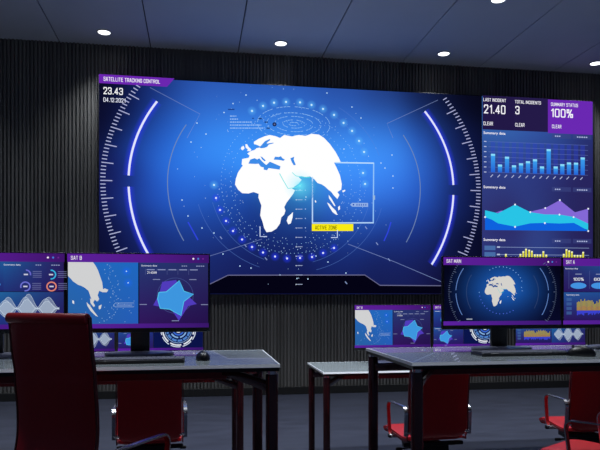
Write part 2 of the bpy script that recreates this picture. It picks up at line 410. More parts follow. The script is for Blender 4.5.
def dial(cv, f, full=True, sc=1.0, n=1):
    def P(r, deg):
        q = math.sin(R(deg))*.93; sg = 1 if math.cos(R(deg)) > 0 else -1
        return f(sg*r*math.sqrt(max(0, 1-(q/((.86 if sg < 0 else .84) if q > 0 else .92))**2)), r*q)
    cv.layer = 2
    step = 1.115; rng = 32 if full else 30
    for side in (0, 1):
        cap = 'scale_ticks#%d' % side
        for k in range(-rng, rng+1, 1 if full else 2):
            if full and k > 29: continue
            a = k*step*1.0; long = (k % 5 == 0) if full else (k % 10 == 0)
            a = a if side else 180-a
            r0 = .94 if long else .973; r1 = .998
            if full and side == 0 and k > 28: pass
            cv.line(cap, [P(r0,a), P(r1,a)], (.95 if full else .6)*sc, (172,176,218) if full else (110,125,160), .95 if full else .7)
        for (a0, a1) in ((2,32.2),(-31,-2)) if side else ((2,30.2),(-29.5,-2)):
            ks = [a0+(a1-a0)*i/24 for i in range(25)]
            cv.layer = 3
            cv.line('dial_arc#%d%d' % (side, a0 > 0), [P((.842 if side else .862), (k if side else 180-k)) for k in ks], (2.0 if full else .9)*sc, (226,230,255) if full else (110,150,225), 1 if full else .8, glow=(6*sc,(50,60,255),.75) if full else 0)
            cv.layer = 2
        ks = [-28+56*i/30 for i in range(31)]
        cv.line('inner_arc#%d' % side, [P((.655 if side else .672), (k if side else 180-k)) for k in ks], .9*sc, (118,140,178), .8 if full else .12)
fm = lambda u, v: (u, v)
cvu = Canvas(lambda u, v: (DCX+u*DR-ox, DCZ+v*DR-oz), -.0565, .0012, PXM, scr)
dial(cvu, fm); globe(cvu, fm, PXM)
# halo near Arabia
cvu.build()
cv.layer = 6
cv.disc('star_dots', 300, 186, .5, (200,255,255), .6, glow=(17,(110,235,255),.85))
# ring of glowing dots
RING = [(252,111),(263,106),(274,102.8),(286,102),(300,102.5),(311.5,105),(323,109),(334,115),(343.5,123),(352,131),(359,141),(364,152),(363,173),(365,184),(214,185),(216,198),(220,210),(226,221),(233,231),(242,239.5),(252,247),(263,252.5),(275,256.5),(287,258.5),(300,258),(312,257),(323,253),(334,248)]
for i, (a, c_) in enumerate(RING):
    low = c_ > 192
    cv.disc('glow_ring', a, c_, 1.0, (225,235,255) if low else (205,238,255), 1, glow=(5,(40,60,255) if low else (95,185,255),.85))
# dotted circles, in the display plane
gx, gz = W_(292, 183)
def gcirc(rpx, deg, sy=1.0, cx=0, cz=0): return (gx-ox+cx*PXM+rpx*PXM*math.cos(R(deg)), gz-oz+cz*PXM+rpx*PXM*math.sin(R(deg))*sy)
cp = Canvas(lambda x, z: (x, z), -.0565, .0012, PXM, scr); cp.layer = 1.5
for rr, st in ((69,3.2),(60,4.5)):
    k = 0
    while k < 360:
        p = gcirc(rr, k); cp.disc('star_dots', *p, .42, (150,205,255), .75, n=6); k += st
for rx, ry, st in ((5,1.6,30),(11,4,16),(19,7.5,10),(27,11,7.5),(36,17,6)):
    for k in range(0, int(360/st), 1):
        if (k*7) % 5 == 0: continue
        a0 = k*st; pts = [gcirc(rx, a0+q*st*.8, ry/rx, 2, 58) for q in (0,.5,1)]
        cp.line('orbit_rings', pts, .6, (165,215,255), .6)
for rx, ry in ((80,80),(94,88)):
    for a0, a1 in ((195,250),(285,345),(20,60)):
        cp.line('orbit_rings', [gcirc(rx, a0+(a1-a0)*i/20, ry/rx) for i in range(21)], .5, (90,130,210), .4)
rnd = random.Random(3)
for i in range(330):                           # scattered points of light
    a = rnd.uniform(0,360); r_ = rnd.gauss(68, 22)
    if r_ < 48 or r_ > 112: continue
    if i < 190: a = rnd.uniform(180, 360); r_ = rnd.uniform(52, 76)
    p = gcirc(r_, a)
    if p[1] < .12: continue
    cp.disc('star_dots', *p, rnd.choice((.28,.35,.5)), (185,220,255), rnd.uniform(.35,.85), n=6)
for (a, c_) in [(191,142),(206,134),(197,123),(224,112.5),(246,95),(233,103.5),(344,149),(182,200),(202,228),(214,233),(223,254),(240,266),(251,268),(392,155),(385,168),(393,176),(393,188),(352,107),(361,118),(327,93),(358,228),(316,256),(328,262),(346,273),(280,275),(297,278.5),(308,279),(360,200),(188,216),(381,163),(300,190),(306,197)]:
    cv.layer = 1.7; cv.disc('star_dots', a, c_, .7, (190,225,255), .95, n=8)
# column of short dashes under the globe
cv.layer = 2
for k in range(11):
    y = 190+9.4*k; cv.rect('depth_scale', 297.2, y, 302.5, y+.7, (190,205,240), .6); cv.disc('depth_scale', 296.2, y+.4, .55, (220,235,255), .8)
    if k < 6: cv.disc('depth_scale', 305.4, y+.2, .6, (170,200,250), .8)
# small text lines
for k, (a, c_) in enumerate(((230,237),(230,238),(230,252),(230,262),(230,264))):
    y = 115.5+3*k; x = a
    while x < c_-.5:
        w = rnd.choice((.8,1.3,2.0)); cv.rect('readout_lines', x, y, min(x+w, c_), y+1.1, (170,210,255), .7); x += w+.5
cv.rect('readout_lines', 228, 108.8, 234.5, 110, (20,40,110), .8); cv.rect('readout_lines', 252, 117.8, 254, 118.8, (20,40,110), .8)
for (a, c_) in ((260,118),(266,121.5),(268,127.5)): cv.rect('readout_lines', a-1.5, c_, a+2, c_+1.2, (14,30,80), .85)
cv.disc('readout_lines', 274.5, 124.3, 2.1, (16,24,66), .95); cv.layer = 2.5; cv.disc('readout_lines', 274.5, 124.3, .8, (110,120,170), .8)
# guide lines
cv.layer = 2
for pts, a in (([(150,87.5),(200,114),(187,138)],.5),([(438,100),(387,123.5),(393,138)],.5),([(348,244),(395,262),(442,282)],.65),([(205,257.5),(232,249),(262,239)],.5)):
    cv.line('guide_lines', pts, .6, (130,150,205), a)
for pts in ([(188,222),(193,231),(198,240)], [(391,222),(388,232),(384,241)]): cv.line('guide_lines', pts, 1.3, (50,70,235), .8)
# dark footer and its outline
cv.layer = 1; cv.poly('footer_band', [(99,293.9),(99,285.5),(208,285),(228,275.3),(365,275.2),(380,285.5),(481.3,285.8),(481.3,293.4)], (4,3,20))
cv.layer = 2; cv.line('footer_band', [(99,286),(208,285),(228,275.2),(365,275),(380,285.3),(481,286)], .9, (125,125,165), .65)
# zone frame
cv.layer = 6; cv.line('zone_frame', [(335,162.6),(374,163.2)], 1.3, (190,225,255), .95); cv.line('zone_frame', [(373.6,163),(373.2,223.2)], 1.3, (150,200,250), .9)
cv.line('zone_frame', [(312.4,177),(312.4,223.4)], 1.3, (190,220,255), .9); cv.line('zone_frame', [(312,223),(373.6,222.8)], 1.3, (185,220,255), .9)
cv.rect('zone_frame', 372.7, 195.5, 375, 199.8, (150,180,215))
cv.rect('zone_label', 311.8, 224, 353.2, 231, (250,236,20)); cv.layer = 7
cv.text('zone_label', 'ACTIVE ZONE', 315, 225.6, 337, 229.6, (60,56,10))
cv.poly('target_tag', [(350,204.7),(352,202.9),(368,203),(368,206.9),(352,206.7)], (150,180,232), .95); cv.layer = 8
cv.disc('target_tag', 353.3, 204.8, .8, (30,70,170)); 
for k in range(5): cv.rect('target_tag', 356.3+2.2*k, 204, 357.5+2.2*k, 205.8, (70,105,190), .9)
cv.layer = 7
cv.line('corner_marks', [(260,226.5),(260,236.6),(267,236.6)], .9, (210,225,255), .95); cv.line('corner_marks', [(337.3,230),(337.3,237.6),(331,237.6)], .9, (210,225,255), .95)
for (a, c_) in ((221,238),(266,259),(245.5,246),(377,244),(389,260),(346,283),(366,228)):
    cv.line('corner_marks', [(a-1,c_-1.5),(a+1,c_+1)], 1.0, (150,170,220), .7)
# title
cv.layer = 3; cv.poly('title_banner', [(99,74),(174.5,78.4),(167,86.8),(99,83)], (108,38,176)); cv.layer = 4
cv.text('title_banner', 'SATELLITE TRACKING CONTROL', 103.5, 76.6, 160, 80.9, (252,248,255), y0r=80.0, y1r=83.8)
cv.text('clock_readout', '23.43', 103.3, 86.9, 123, 94.2, (252,252,255), y0r=88.0, y1r=95.2)
cv.text('clock_readout', '04.12.2021', 103.3, 97.3, 125.5, 101.8, (235,238,255), y0r=98.6, y1r=102.8)
cv.build()
for o in cp.build().values(): pass

# ------------------------------------------------------------------ status panel beside it
sx = (xm+x1)/2
sp = empty('status_display', (sx, YS+.06, zb), 0, 'tall dashboard display at the right end of the video wall with incident counters and charts', 'display')
b = MB(); b.box(xm-sx+.004, x1-sx+.03, -.055, .09, -.012, zt-zb+.012); b.build('housing', M['housing'], sp, bevel=.004)
b = MB(); b.box(-.5, .5, .085, .125, .4, 2.2); b.build('wall_mount', M['black_plastic'], sp)
SIDE = [(484,134,(60,118,200)),(500,138,(64,124,208)),(530,140,(60,106,196)),(560,142,(52,84,168)),(590,142,(44,56,128)),
 (484,160,(48,60,140)),(510,160,(52,70,156)),(540,165,(48,62,146)),(590,165,(46,44,112)),(484,180,(50,52,122)),(540,181,(48,44,110)),(590,180,(44,34,96)),
 (484,188,(62,92,176)),(530,190,(56,84,168)),(590,192,(46,46,110)),(500,205,(46,42,104)),(560,205,(44,46,112)),(500,233,(54,40,104)),(590,230,(44,32,92)),
 (484,239,(60,76,156)),(540,241,(58,82,162)),(590,243,(44,44,108)),(500,255,(42,60,136)),(560,257,(42,54,126)),(590,262,(40,34,96)),(500,290,(34,24,74)),(590,290,(30,20,66))]
W_SIDE = [(W_(a, c_)[0]/PXM, W_(a, c_)[1]/PXM, [q*.88 for q in col]) for a, c_, col in SIDE]
fside = lambda u, v: idw(W_SIDE, (xm+(x1-xm)*u)/PXM, (zt+(zb-zt)*v)/PXM)
sscr = gradient_panel('screen', xm-sx+.012, x1-sx, 0, zt-zb, -.0565, 24, 44, fside, sp, SCR_BASE)
cs = Canvas(lambda px, py: (W_(px,py)[0]-sx, W_(px,py)[1]-oz), -.0565, .0012, PXM, sscr)
def yl(x, y): return y + (x-484)*(HZ-y)/3950*1.02      # follows a level line across the display
def lrect(part, xa, ya, xb, yb, col, a=1): cs.rect(part, xa, yl(xa,ya), xb, yl(xa,yb), col, a, y0r=yl(xb,ya), y1r=yl(xb,yb))
def ltext(part, t, xa, ya, xb, yb, col): cs.text(part, t, xa, yl(xa,ya), xb, yl(xa,yb), col, y0r=yl(xb,ya), y1r=yl(xb,yb))
lrect('incident_tile', 482.6, 95.3, 514, 129.3, (34,24,70)); lrect('total_tile', 514, 95.3, 548, 129.3, (36,26,72)); lrect('status_tile', 548, 96, 592.6, 130.3, (106,40,178))
cs.layer = 2; WH = (250,248,255)
ltext('incident_tile', 'LAST INCIDENT', 483.4, 97.8, 506, 101.2, WH); ltext('incident_tile', '21.40', 483.8, 104.2, 505.6, 113.4, WH); ltext('incident_tile', 'CLEAR', 483.4, 121.4, 493, 125.2, WH)
ltext('total_tile', 'TOTAL INCIDENTS', 515, 98.4, 541, 101.8, WH); ltext('total_tile', '3', 515.2, 104.2, 519.6, 112.8, WH); ltext('total_tile', 'CLEAR', 515.2, 121.4, 524.6, 125.2, WH)
ltext('status_tile', 'SUMMARY STATUS', 551, 99, 578, 102.6, WH); ltext('status_tile', '100%', 551, 105, 573, 114, WH); ltext('status_tile', 'CLEAR', 552, 121.4, 561.4, 125.2, WH)
for y in (131.3, 185.5, 238.2):
    ltext('panel_caption#%s' % y, 'Summary data', 483.5, y, 505.5, y+3.4, WH)
    for q in range(3): lrect('panel_caption#%s' % y, 555+2*q, y+1.2, 556.4+2*q, y+2.4, (190,200,240), .8)
    for q in range(5): lrect('panel_caption#%s' % y, 577+2.2*q, y+1.2, 578.5+2.2*q, y+2.4, (190,200,240), .8)
    cs.layer = 1.5; lrect('panel_caption#%s' % y, 552, y-.6, 571, y+4, (60,70,130), .5); lrect('panel_caption#%s' % y, 573, y-.6, 591.5, y+4, (60,70,130), .5); cs.layer = 2
for k in range(7):
    lrect('bar_chart', 484, 140.9+5.1*k, 486.5, 141.8+5.1*k, (200,210,240), .8); lrect('bar_chart', 488.5, 141.1+5.1*k, 588, 141.6+5.1*k, (110,130,200), .45)
HB = [(493,155),(500,165.5),(507,157.4),(514,165.8),(521,163.6),(528,161.2),(535,159),(542,166),(548.7,148.2),(555.7,165.6),(562.3,163),(569,161),(576,161),(582.7,155.4)]
for x, y in HB:
    cs.layer = 2; lrect('bar_chart', x-2.2, 141, x+2.2, 172, (44,64,196), .35)
    cs.layer = 3; xa, xb = x-2.1, x+2.1
    for (ya, yb, ca, cb) in ((y-1.5,y+.6,(150,225,255),(120,215,250)),(y+.6,172,(58,156,236),(34,96,214))):
        pts = [(xa,yl(xa,ya)),(xb,yl(xb,ya)),(xb,yl(xb,yb)),(xa,yl(xa,yb))]
        cs.raw('bar_chart', pts, [[0,1,2,3]], [cs.c(ca),cs.c(ca),cs.c(cb),cs.c(cb)])
    cs.line('bar_chart', [(x-2.5,yl(x,176.8)),(x,yl(x,174.2))], .9, (190,200,235), .8)
A = lambda pts: [(475+a/4.8, 180+c_/4.8) for a, c_ in pts]
cs.layer = 2
cs.poly('area_chart', A([(96,158),(125,147),(165,150),(265,152),(337,135),(407,97),(480,155),(543,138),(543,215),(475,180),(335,170),(192,150)]), (132,104,214))
cs.layer = 3
cs.poly('area_chart', A([(48,145),(110,160),(192,118),(265,154),(335,165),(405,166),(475,177),(543,209),(543,240),(475,215),(335,215),(192,228),(48,200)]), (40,196,230))
cs.layer = 4
cs.poly('area_chart', A([(48,178),(80,190),(110,208),(192,224),(265,208),(335,206),(405,209),(475,206),(543,243),(543,245),(48,240)]), (14,98,222))
cs.layer = 5
for a, c_ in A([(48,178),(192,118),(265,154),(337,135),(407,97),(543,138),(405,166),(473,178),(192,225),(335,207),(543,245)]): cs.disc('area_chart', a, c_, 1.0, (235,240,255))
cs.layer = 2
for y in (246.6, 254): lrect('column_chart', 497, y, 589, y+.6, (150,170,215), .6); lrect('column_chart', 497, y-.4, 500, y+1, (200,215,240), .8)
for y in (245.6, 252, 258.5, 265): lrect('column_chart', 484.5, y, 495.5, y+4.4, (84,130,190), .6)
for a, c_ in [(148,355),(218,355),(232,342),(245,330),(260,335),(273,340),(287,357),(300,357),(313,357),(328,342),(342,358),(426,355),(439,332),(452,338),(465,343),(478,360),(492,360),(506,360),(519,345)]:
    x = 475+a/4.8; y = 180+c_/4.8; cs.layer = 3; cs.rect('column_chart', x-.9, y, x+.9, 262, (222,216,60)); cs.layer = 4; cs.rect('column_chart', x-.9, y, x+.9, y+1.4, (250,252,190))
cs.build()

# ------------------------------------------------------------------ monitors
KS = .92                     # desks and monitors
MW, MH = .78*KS, .442*KS           # outer size; design sheet is 142 x 79 units
def purple_frame(c, title, w=142, h=76, bars=True):
    c.layer = 1
    V = [(0,0),(w*.5,0),(w,0),(w,8.6),(w*.5,8.6),(0,8.6)]
    k = [c.c(q) for q in ((98,34,164),(92,30,150),(66,22,112),(66,22,112),(92,30,150),(98,34,164))]
    c.raw('title_bar', V, [[0,1,4,5],[1,2,3,4]], k)
    c.raw('title_bar', [(0,h-4.6),(w,h-4.6),(w,h),(0,h)], [[0,1,2,3]], [c.c((96,36,168)),c.c((60,24,112)),c.c((60,24,112)),c.c((96,36,168))])
    c.layer = 2; c.text('title_bar', title, 3.5, 2.2, 3.5+2.15*len(title), 6.3, (255,250,255))
    c.disc('title_bar', w-16, 4.2, 1.0, (255,250,255)); c.disc('title_bar', w-11, 4.2, 1.0, (70,140,230)); c.disc('title_bar', w-6, 4.2, .9, (120,40,150))
def gpanel(c, part, x0, y0, x1, y1, tl, tr, br, bl, layer=1):
    c.layer = layer; n = 6; pts = []; cols = []; fs = []
    for j in range(n+1):
        for i in range(n+1):
            u, v = i/n, j/n; pts.append((x0+(x1-x0)*u, y0+(y1-y0)*v))
            cols.append(c.c([tl[k]*(1-u)*(1-v)+tr[k]*u*(1-v)+br[k]*u*v+bl[k]*(1-u)*v for k in range(3)]))
    for j in range(n):
        for i in range(n): a = j*(n+1)+i; fs.append([a,a+1,a+n+2,a+n+1])
    c.raw(part, pts, fs, cols)
def header(c, part, x0, y0, x1, wide=True):
    c.layer = 3; c.text(part, 'Summary data', x0, y0, x0+16, y0+2.2, (225,230,250))
    if wide:
        for q in range(3): c.rect(part, x1-27+2*q, y0+.6, x1-25.6+2*q, y0+1.5, (170,180,225), .8)
        for q in range(4): c.rect(part, x1-12+2.2*q, y0+.6, x1-10.4+2.2*q, y0+1.5, (170,180,225), .8)
def star(c, cx, cy, k):
    f = lambda pts: [(cx+(a-240)*k, cy+(b_-215)*k) for a, b_ in pts]
    c.layer = 3
    for rr in (110,): c.line('radar_chart', [(cx+rr*k*math.cos(R(t)), cy+rr*k*math.sin(R(t))) for t in range(0,361,12)], .5, (90,110,180), .5)
    c.layer = 4; c.poly('radar_chart', f([(160,130),(245,118),(262,160),(300,200),(372,268),(320,280),(262,372),(215,300),(105,275),(140,210)]), (86,64,200))
    c.layer = 5; p = f([(140,195),(185,192),(265,122),(293,188),(352,206),(292,252),(275,340),(205,300),(148,294),(132,235)]); c.poly('radar_chart', p, (66,160,238))
    c.layer = 6; c.line('radar_chart', p+[p[0]], .8, (90,215,255), .95)
    for (a, b_) in ((45,270),(420,272),(240,372),(125,115),(348,115)):
        q = f([(a-22,b_),(a+22,b_)]); c.line('radar_chart', q, .8, (170,180,220), .6)
def content_map(c):
    purple_frame(c, 'SAT B')
    gpanel(c, 'map_panel', .8, 8.6, 70, 71.6, (40,110,200), (34,112,204), (40,98,196), (44,104,170))
    f = lambda pts: [(a-67.3, b_-253.8) for a, b_ in pts]
    c.layer = 2
    c.poly('map_panel', f([(68,262.4),(92.5,262.4),(95,266),(97.5,271),(99.5,277),(101.5,283),(102.3,290),(104,289),(107.5,290.5),(106,293),(102,293),(98.5,291.5),(97,296),(98.5,300),(96.5,302.5),(94.2,300.5),(92.8,303),(91.5,302.5),(89.5,296),(88,291.5),(84.5,288.5),(81,286.5),(78,285.5),(73,282),(70.5,279),(68,276.5)]), (222,223,224))
    c.poly('map_panel', f([(86,303),(89,306),(93,312),(97.5,318),(95,317),(90,312),(87,307)]), (225,226,226))
    c.poly('map_panel', f([(89.5,299),(92,302),(94.5,307),(93,308),(90,304)]), (225,226,226))
    c.poly('map_panel', f([(98,307),(101,305.5),(100,310),(98,310)]), (225,226,226)); c.poly('map_panel', f([(72.3,301),(74,302),(74,305),(72.3,304)]), (240,242,246))
    r2 = random.Random(5); c.layer = 3
    for k in range(46): c.disc('map_panel', 36+r2.uniform(-3,7)+9*math.sin(k/46*3.1), 11+k*1.28, r2.choice((.35,.5)), (170,210,250), .85, n=6)
    for k in range(22): c.disc('map_panel', r2.uniform(3,66), r2.uniform(44,70), .4, (170,210,250), .8, n=6)
    for a, b_ in ((125.5,271.5),(127.2,283.3)): c.disc('map_panel', a-67.3, b_-253.8, .7, (200,235,255), 1, glow=(5.5,(30,110,255),1))
    c.line('map_panel', f([(112.5,306.2),(114.5,304),(133,304),(133,308),(114.5,308),(112.5,306.2)]), .6, (150,180,225), .9)
    c.rect('map_panel', 48.5, 51.6, 64, 53.2, (130,160,215), .6)
    gpanel(c, 'chart_panel', 71, 8.6, 141.2, 71.6, (40,60,122), (42,48,106), (40,18,80), (52,24,96))
    header(c, 'chart_panel', 73, 10.8, 141)
    for q in range(5):
        c.rect('chart_panel', 78.5+11*q, 15.3, 86.5+11*q, 16.3, (170,180,225), .7); c.rect('chart_panel', 77+11*q, 15, 77.3+11*q, 21, (120,130,190), .5)
    c.text('chart_panel', '21.40AM', 79, 17.6, 88.5, 20, (245,246,255))
    star(c, 107.5, 42.6, 1/6.0)
def content_dial(c):
    purple_frame(c, 'SAT MAIN')
    n = 26; m = 16; pts = []; cols = []; fs = []; c.layer = 1
    for j in range(m+1):
        for i in range(n+1):
            x = .8+140.4*i/n; y = 8.6+63*j/m; pts.append((x,y))
            r_ = math.hypot((x-71)/66, (y-36)/54); t = max(0, min(1, (r_-.1)/.95))
            a_, b_ = (30,100,196), (5,7,30); t = t**1.15; v = max(0, (y-40)/40)*.5
            cols.append(c.c([(a_[k]*(1-t)+b_[k]*t)*(1-v)+(14,16,60)[k]*v for k in range(3)]))
    for j in range(m):
        for i in range(n): a = j*(n+1)+i; fs.append([a,a+1,a+n+2,a+n+1])
    c.raw('dial_panel', pts, fs, cols)
    f = lambda u, v: (71+u*65.5, 38.6-v*65.5)
    def clip(u, v): return f(u, v)
    dial(c, clip, full=False, sc=.95)
    globe(c, lambda u, v: f(u*1.02, v*1.02), 1, scale=.5)
    c.layer = 3
    for a, b_ in RING:
        u, v = unit(a, b_); q = f(u, v); c.disc('glow_ring', *q, .55, (140,190,255) if b_ < 190 else (90,120,255), 1, n=6)
    c.rect('dial_panel', 27, 68.5, 34, 69.8, (170,180,200), .8)
def waves(c, x0, x1, ym, h, full=True):
    rows = ((.0,1.0,.26),(.5,.8,.24),(.25,.62,.22))
    for ph, am, al in rows:
        top = []; bot = []
        for i in range(49):
            t = i/48; v = abs(math.sin(math.pi*3*t + ph*.9))**1.9*am*(.55+.45*math.sin(math.pi*t))*h; x = x0+(x1-x0)*t
            top.append((x, ym-v)); bot.append((x, ym+v if full else ym+v*.35))
        V = []; fs = []
        for i in range(49): V += [top[i], bot[i]]
        for i in range(48): fs.append([2*i,2*i+1,2*i+3,2*i+2])
        c.layer += .5; c.raw('wave_chart', V, fs, c.c((205,222,240), al+.02)); c.line('wave_chart', top, .35, (225,240,255), .8); c.line('wave_chart', bot, .35, (225,240,255), .8)
def content_gauges(c):
    purple_frame(c, 'SAT A')
    gpanel(c, 'gauge_panel', .8, 8.6, 84, 38.5, (44,50,116), (34,92,160), (36,44,118), (44,26,98))
    gpanel(c, 'ring_panel', 84, 8.6, 141.2, 38.5, (34,92,160), (44,32,98), (42,22,90), (36,52,124))
    gpanel(c, 'bars_panel', .8, 39, 72, 71.6, (40,90,160), (36,76,150), (36,26,94), (46,24,96))
    gpanel(c, 'wave_panel', 72.6, 39, 141.2, 71.6, (36,110,170), (38,50,118), (40,26,92), (34,54,132))
    header(c, 'gauge_panel', 2.5, 10.8, 70, False); header(c, 'bars_panel', 4, 41, 70, False); header(c, 'ring_panel', 84, 10.8, 141.2)
    c.layer = 3
    for i, (x, t) in enumerate(((19,'100%'),(45,'60%'),(71,'80%'))):
        c.layer = 3; c.line('gauge_panel', [(x-12,14),(x-12,35)], .4, (110,120,190), .5)
        c.poly('gauge_panel', [(x+10*math.cos(R(k)), 31.4+3.6*math.sin(R(k))) for k in range(0,360,15)], (72,156,240))
        c.layer = 4; c.text('gauge_panel', t, x-6.5, 22.2, x+6.5, 25.6, (250,250,255)); c.rect('gauge_panel', x-4, 17.5, x+4, 18.6, (170,180,220), .6)
    for (x, y, a0, a1, col) in ((105,21.4,-10,90,(112,110,220)),(129,21.4,-95,95,(60,190,240)),(104.5,33.4,-100,200,(116,120,224)),(129.5,33.4,0,360,(240,140,120))):
        c.layer = 4; c.line('ring_panel', [(x+4.4*math.cos(R(a0+(a1-a0)*i/24)), y-4.4*math.sin(R(a0+(a1-a0)*i/24))) for i in range(25)], 1.3, col)
        c.rect('ring_panel', x-2, y-.7, x+2, y+.7, (225,225,245), .9)
        for q in range(4): c.rect('ring_panel', x+6.5, y-3.4+1.9*q, x+15, y-2.7+1.9*q, (140,146,200), .5)
    r2 = random.Random(11); c.layer = 3
    for q in range(4): c.rect('bars_panel', 4, 45.5+5.2*q, 10.5, 49+5.2*q, (70,110,170), .6)
    for k in range(34):
        x = 17+k*1.55; hgt = 6+5*abs(math.sin(k*.19+.4))+r2.uniform(0,3.5); c.layer = 3
        c.rect('bars_panel', x, 60-hgt, x+1.0, 60, (190,170,56)); c.rect('bars_panel', x, 60-hgt*r2.uniform(.3,.5), x+1.0, 60, (206,150,52)); c.rect('bars_panel', x, 60.2, x+1.5, 60.2+r2.uniform(2.5,5.5), (62,70,220))
    c.layer = 3; waves(c, 78, 137, 55.5, 14.5, full=True)
def content_wheel(c):
    purple_frame(c, 'SAT X')
    gpanel(c, 'wheel_panel', .8, 8.6, 58, 40, (36,80,160), (34,60,140), (34,34,110), (34,40,120))
    gpanel(c, 'star_panel', .8, 40.4, 58, 71.6, (36,86,160), (34,56,132), (44,26,100), (44,30,112))
    gpanel(c, 'target_panel', 58.6, 8.6, 141.2, 71.6, (12,24,80), (12,24,80), (12,20,76), (12,22,80))
    header(c, 'wheel_panel', 3, 10.4, 58, False); header(c, 'star_panel', 3, 42, 58, False)
    cx, cy = 26, 25.8
    for i, col in enumerate(((60,90,220),(220,120,150),(70,110,230),(240,190,120),(60,190,225),(90,110,230),(236,100,90),(70,170,230),(60,90,220),(200,200,235))):
        a0 = 36*i; c.layer = 3; c.poly('wheel_panel', [(cx,cy)]+[(cx+12*math.cos(R(a0+36*q/4)), cy+12*math.sin(R(a0+36*q/4))) for q in range(5)], col)
    c.layer = 4; c.disc('wheel_panel', cx, cy, 5.6, (50,80,200), 1, n=20)
    star(c, 24, 57, 1/9.5)
    cx, cy = 100, 41
    for rr, w, col, seg, al in ((29,1.6,(215,225,245),9,1),(26,2.4,(235,240,250),7,1),(22.5,1.0,(150,190,240),1,.9),(18.5,3.6,(92,150,230),12,.8),(13,2.4,(150,195,245),5,.9),(8.5,2.6,(60,110,220),1,1),(4,2.5,(235,242,255),1,1)):
        c.layer = 3
        for k in range(seg):
            a0 = 360/seg*k+rr*7; a1 = a0+(360/seg)*(.82 if seg > 1 else 1)
            c.line('target_panel', [(cx+rr*math.cos(R(a0+(a1-a0)*i/16)), cy+rr*math.sin(R(a0+(a1-a0)*i/16))) for i in range(17)], w, col, al)
def make_monitor(content):
    r = empty('computer_monitor', (0,0,0))
    z0 = .125*KS                                     # lower edge of the screen above the desk
    b = MB(); b.box(-MW/2, MW/2, 0, .022, z0, z0+MH); b.box(-MW*.3, MW*.3, .02, .045, z0+.07, z0+MH-.08)
    b.build('casing', M['black_plastic'], r, bevel=.003)
    b = MB(); b.ribbon([(0,.055,.012),(0,.055,.06),(0,.052,.16),(0,.047,.30)], (1,0,0), .048, .011); b.box(-.05,.05,.04,.062,z0+.10,z0+.24)
    b.build('stand_neck', M['black_plastic'], r, bevel=.002)
    b = MB(); b.lathe([(.17,0),(.178,.005),(.172,.012),(.05,.017),(.0001,.017)], (0,.02,0), 40, 1, .62); b.build('stand_base', M['graphite'], r)
    k = (MW-.012)/142.0
    zt_ = z0+MH-.006
    s0 = MB(); s0.add([(-71*k,-.0006,zt_-76*k),(71*k,-.0006,zt_-76*k),(71*k,-.0006,zt_),(-71*k,-.0006,zt_)], [(0,1,2,3)])
    so = s0.build('screen', M['housing'], r)
    c = Canvas(lambda x, y: ((x-71)*k, zt_-y*k), -.0006, .00025, k, so)
    content(c); c.build(SCR_MON)
    return r
SCR_MON = screen_mat('monitor pixels', .86, 'AUTO')
PROTO = {}
def monitor(kind, x, y, z, label, group):
    if kind in PROTO: o = copy_tree(PROTO[kind])
    else:
        o = make_monitor({'map':content_map,'dial':content_dial,'gauges':content_gauges,'wheel':content_wheel}[kind]); PROTO[kind] = o
    o.location = (x, y, z+.0008); tag(o, label, 'monitor', group); return o
YM = 3.66*KS; YM2 = 6.00*KS; TZ = H-.34*KS; TZ2 = H-.67*KS
xc = lambda px, Y: Y*math.tan(TH+math.atan((px-300)/F))
XB_ = xc(210, YM)-MW/2
GF = 'monitors on the front desks'; GBk = 'monitors on the far desks'
monitor('map', XB_, YM, TZ, 'black monitor titled SAT B with land map and star chart on front left desk', GF)
monitor('gauges', XB_-MW-.001, YM, TZ, 'black desktop monitor with ring gauges and waves behind the large red chair', GF)
XM_ = xc(442.4, YM)+MW/2
monitor('dial', XM_, YM, TZ, 'black desktop monitor titled SAT MAIN showing a small globe dial on front right desk', GF)
monitor('gauges', XM_+MW+.001, YM, TZ, 'black desktop monitor titled SAT A at the right edge with blue ovals and yellow bars', GF)
xb1 = xc(354, YM2)+MW/2
monitor('map', xb1, YM2, TZ2, 'far monitor with land map and star chart left of SAT MAIN', GBk)
monitor('wheel', xb1+MW+.012, YM2, TZ2, 'far monitor with coloured wheel and white rings, half hidden behind SAT MAIN', GBk)
monitor('gauges', xc(586, YM2)-MW/2, YM2, TZ2, 'far monitor with yellow bars and white waves seen below SAT MAIN right corner', GBk)
xl1 = xc(204, YM2)-MW/2
monitor('wheel', xl1, YM2, TZ2, 'far monitor with star chart and white rings seen below SAT B screen', GBk)
monitor('gauges', xl1-MW-.012, YM2, TZ2, 'far monitor with white waves peeking beside the large red chair under SAT B', GBk)

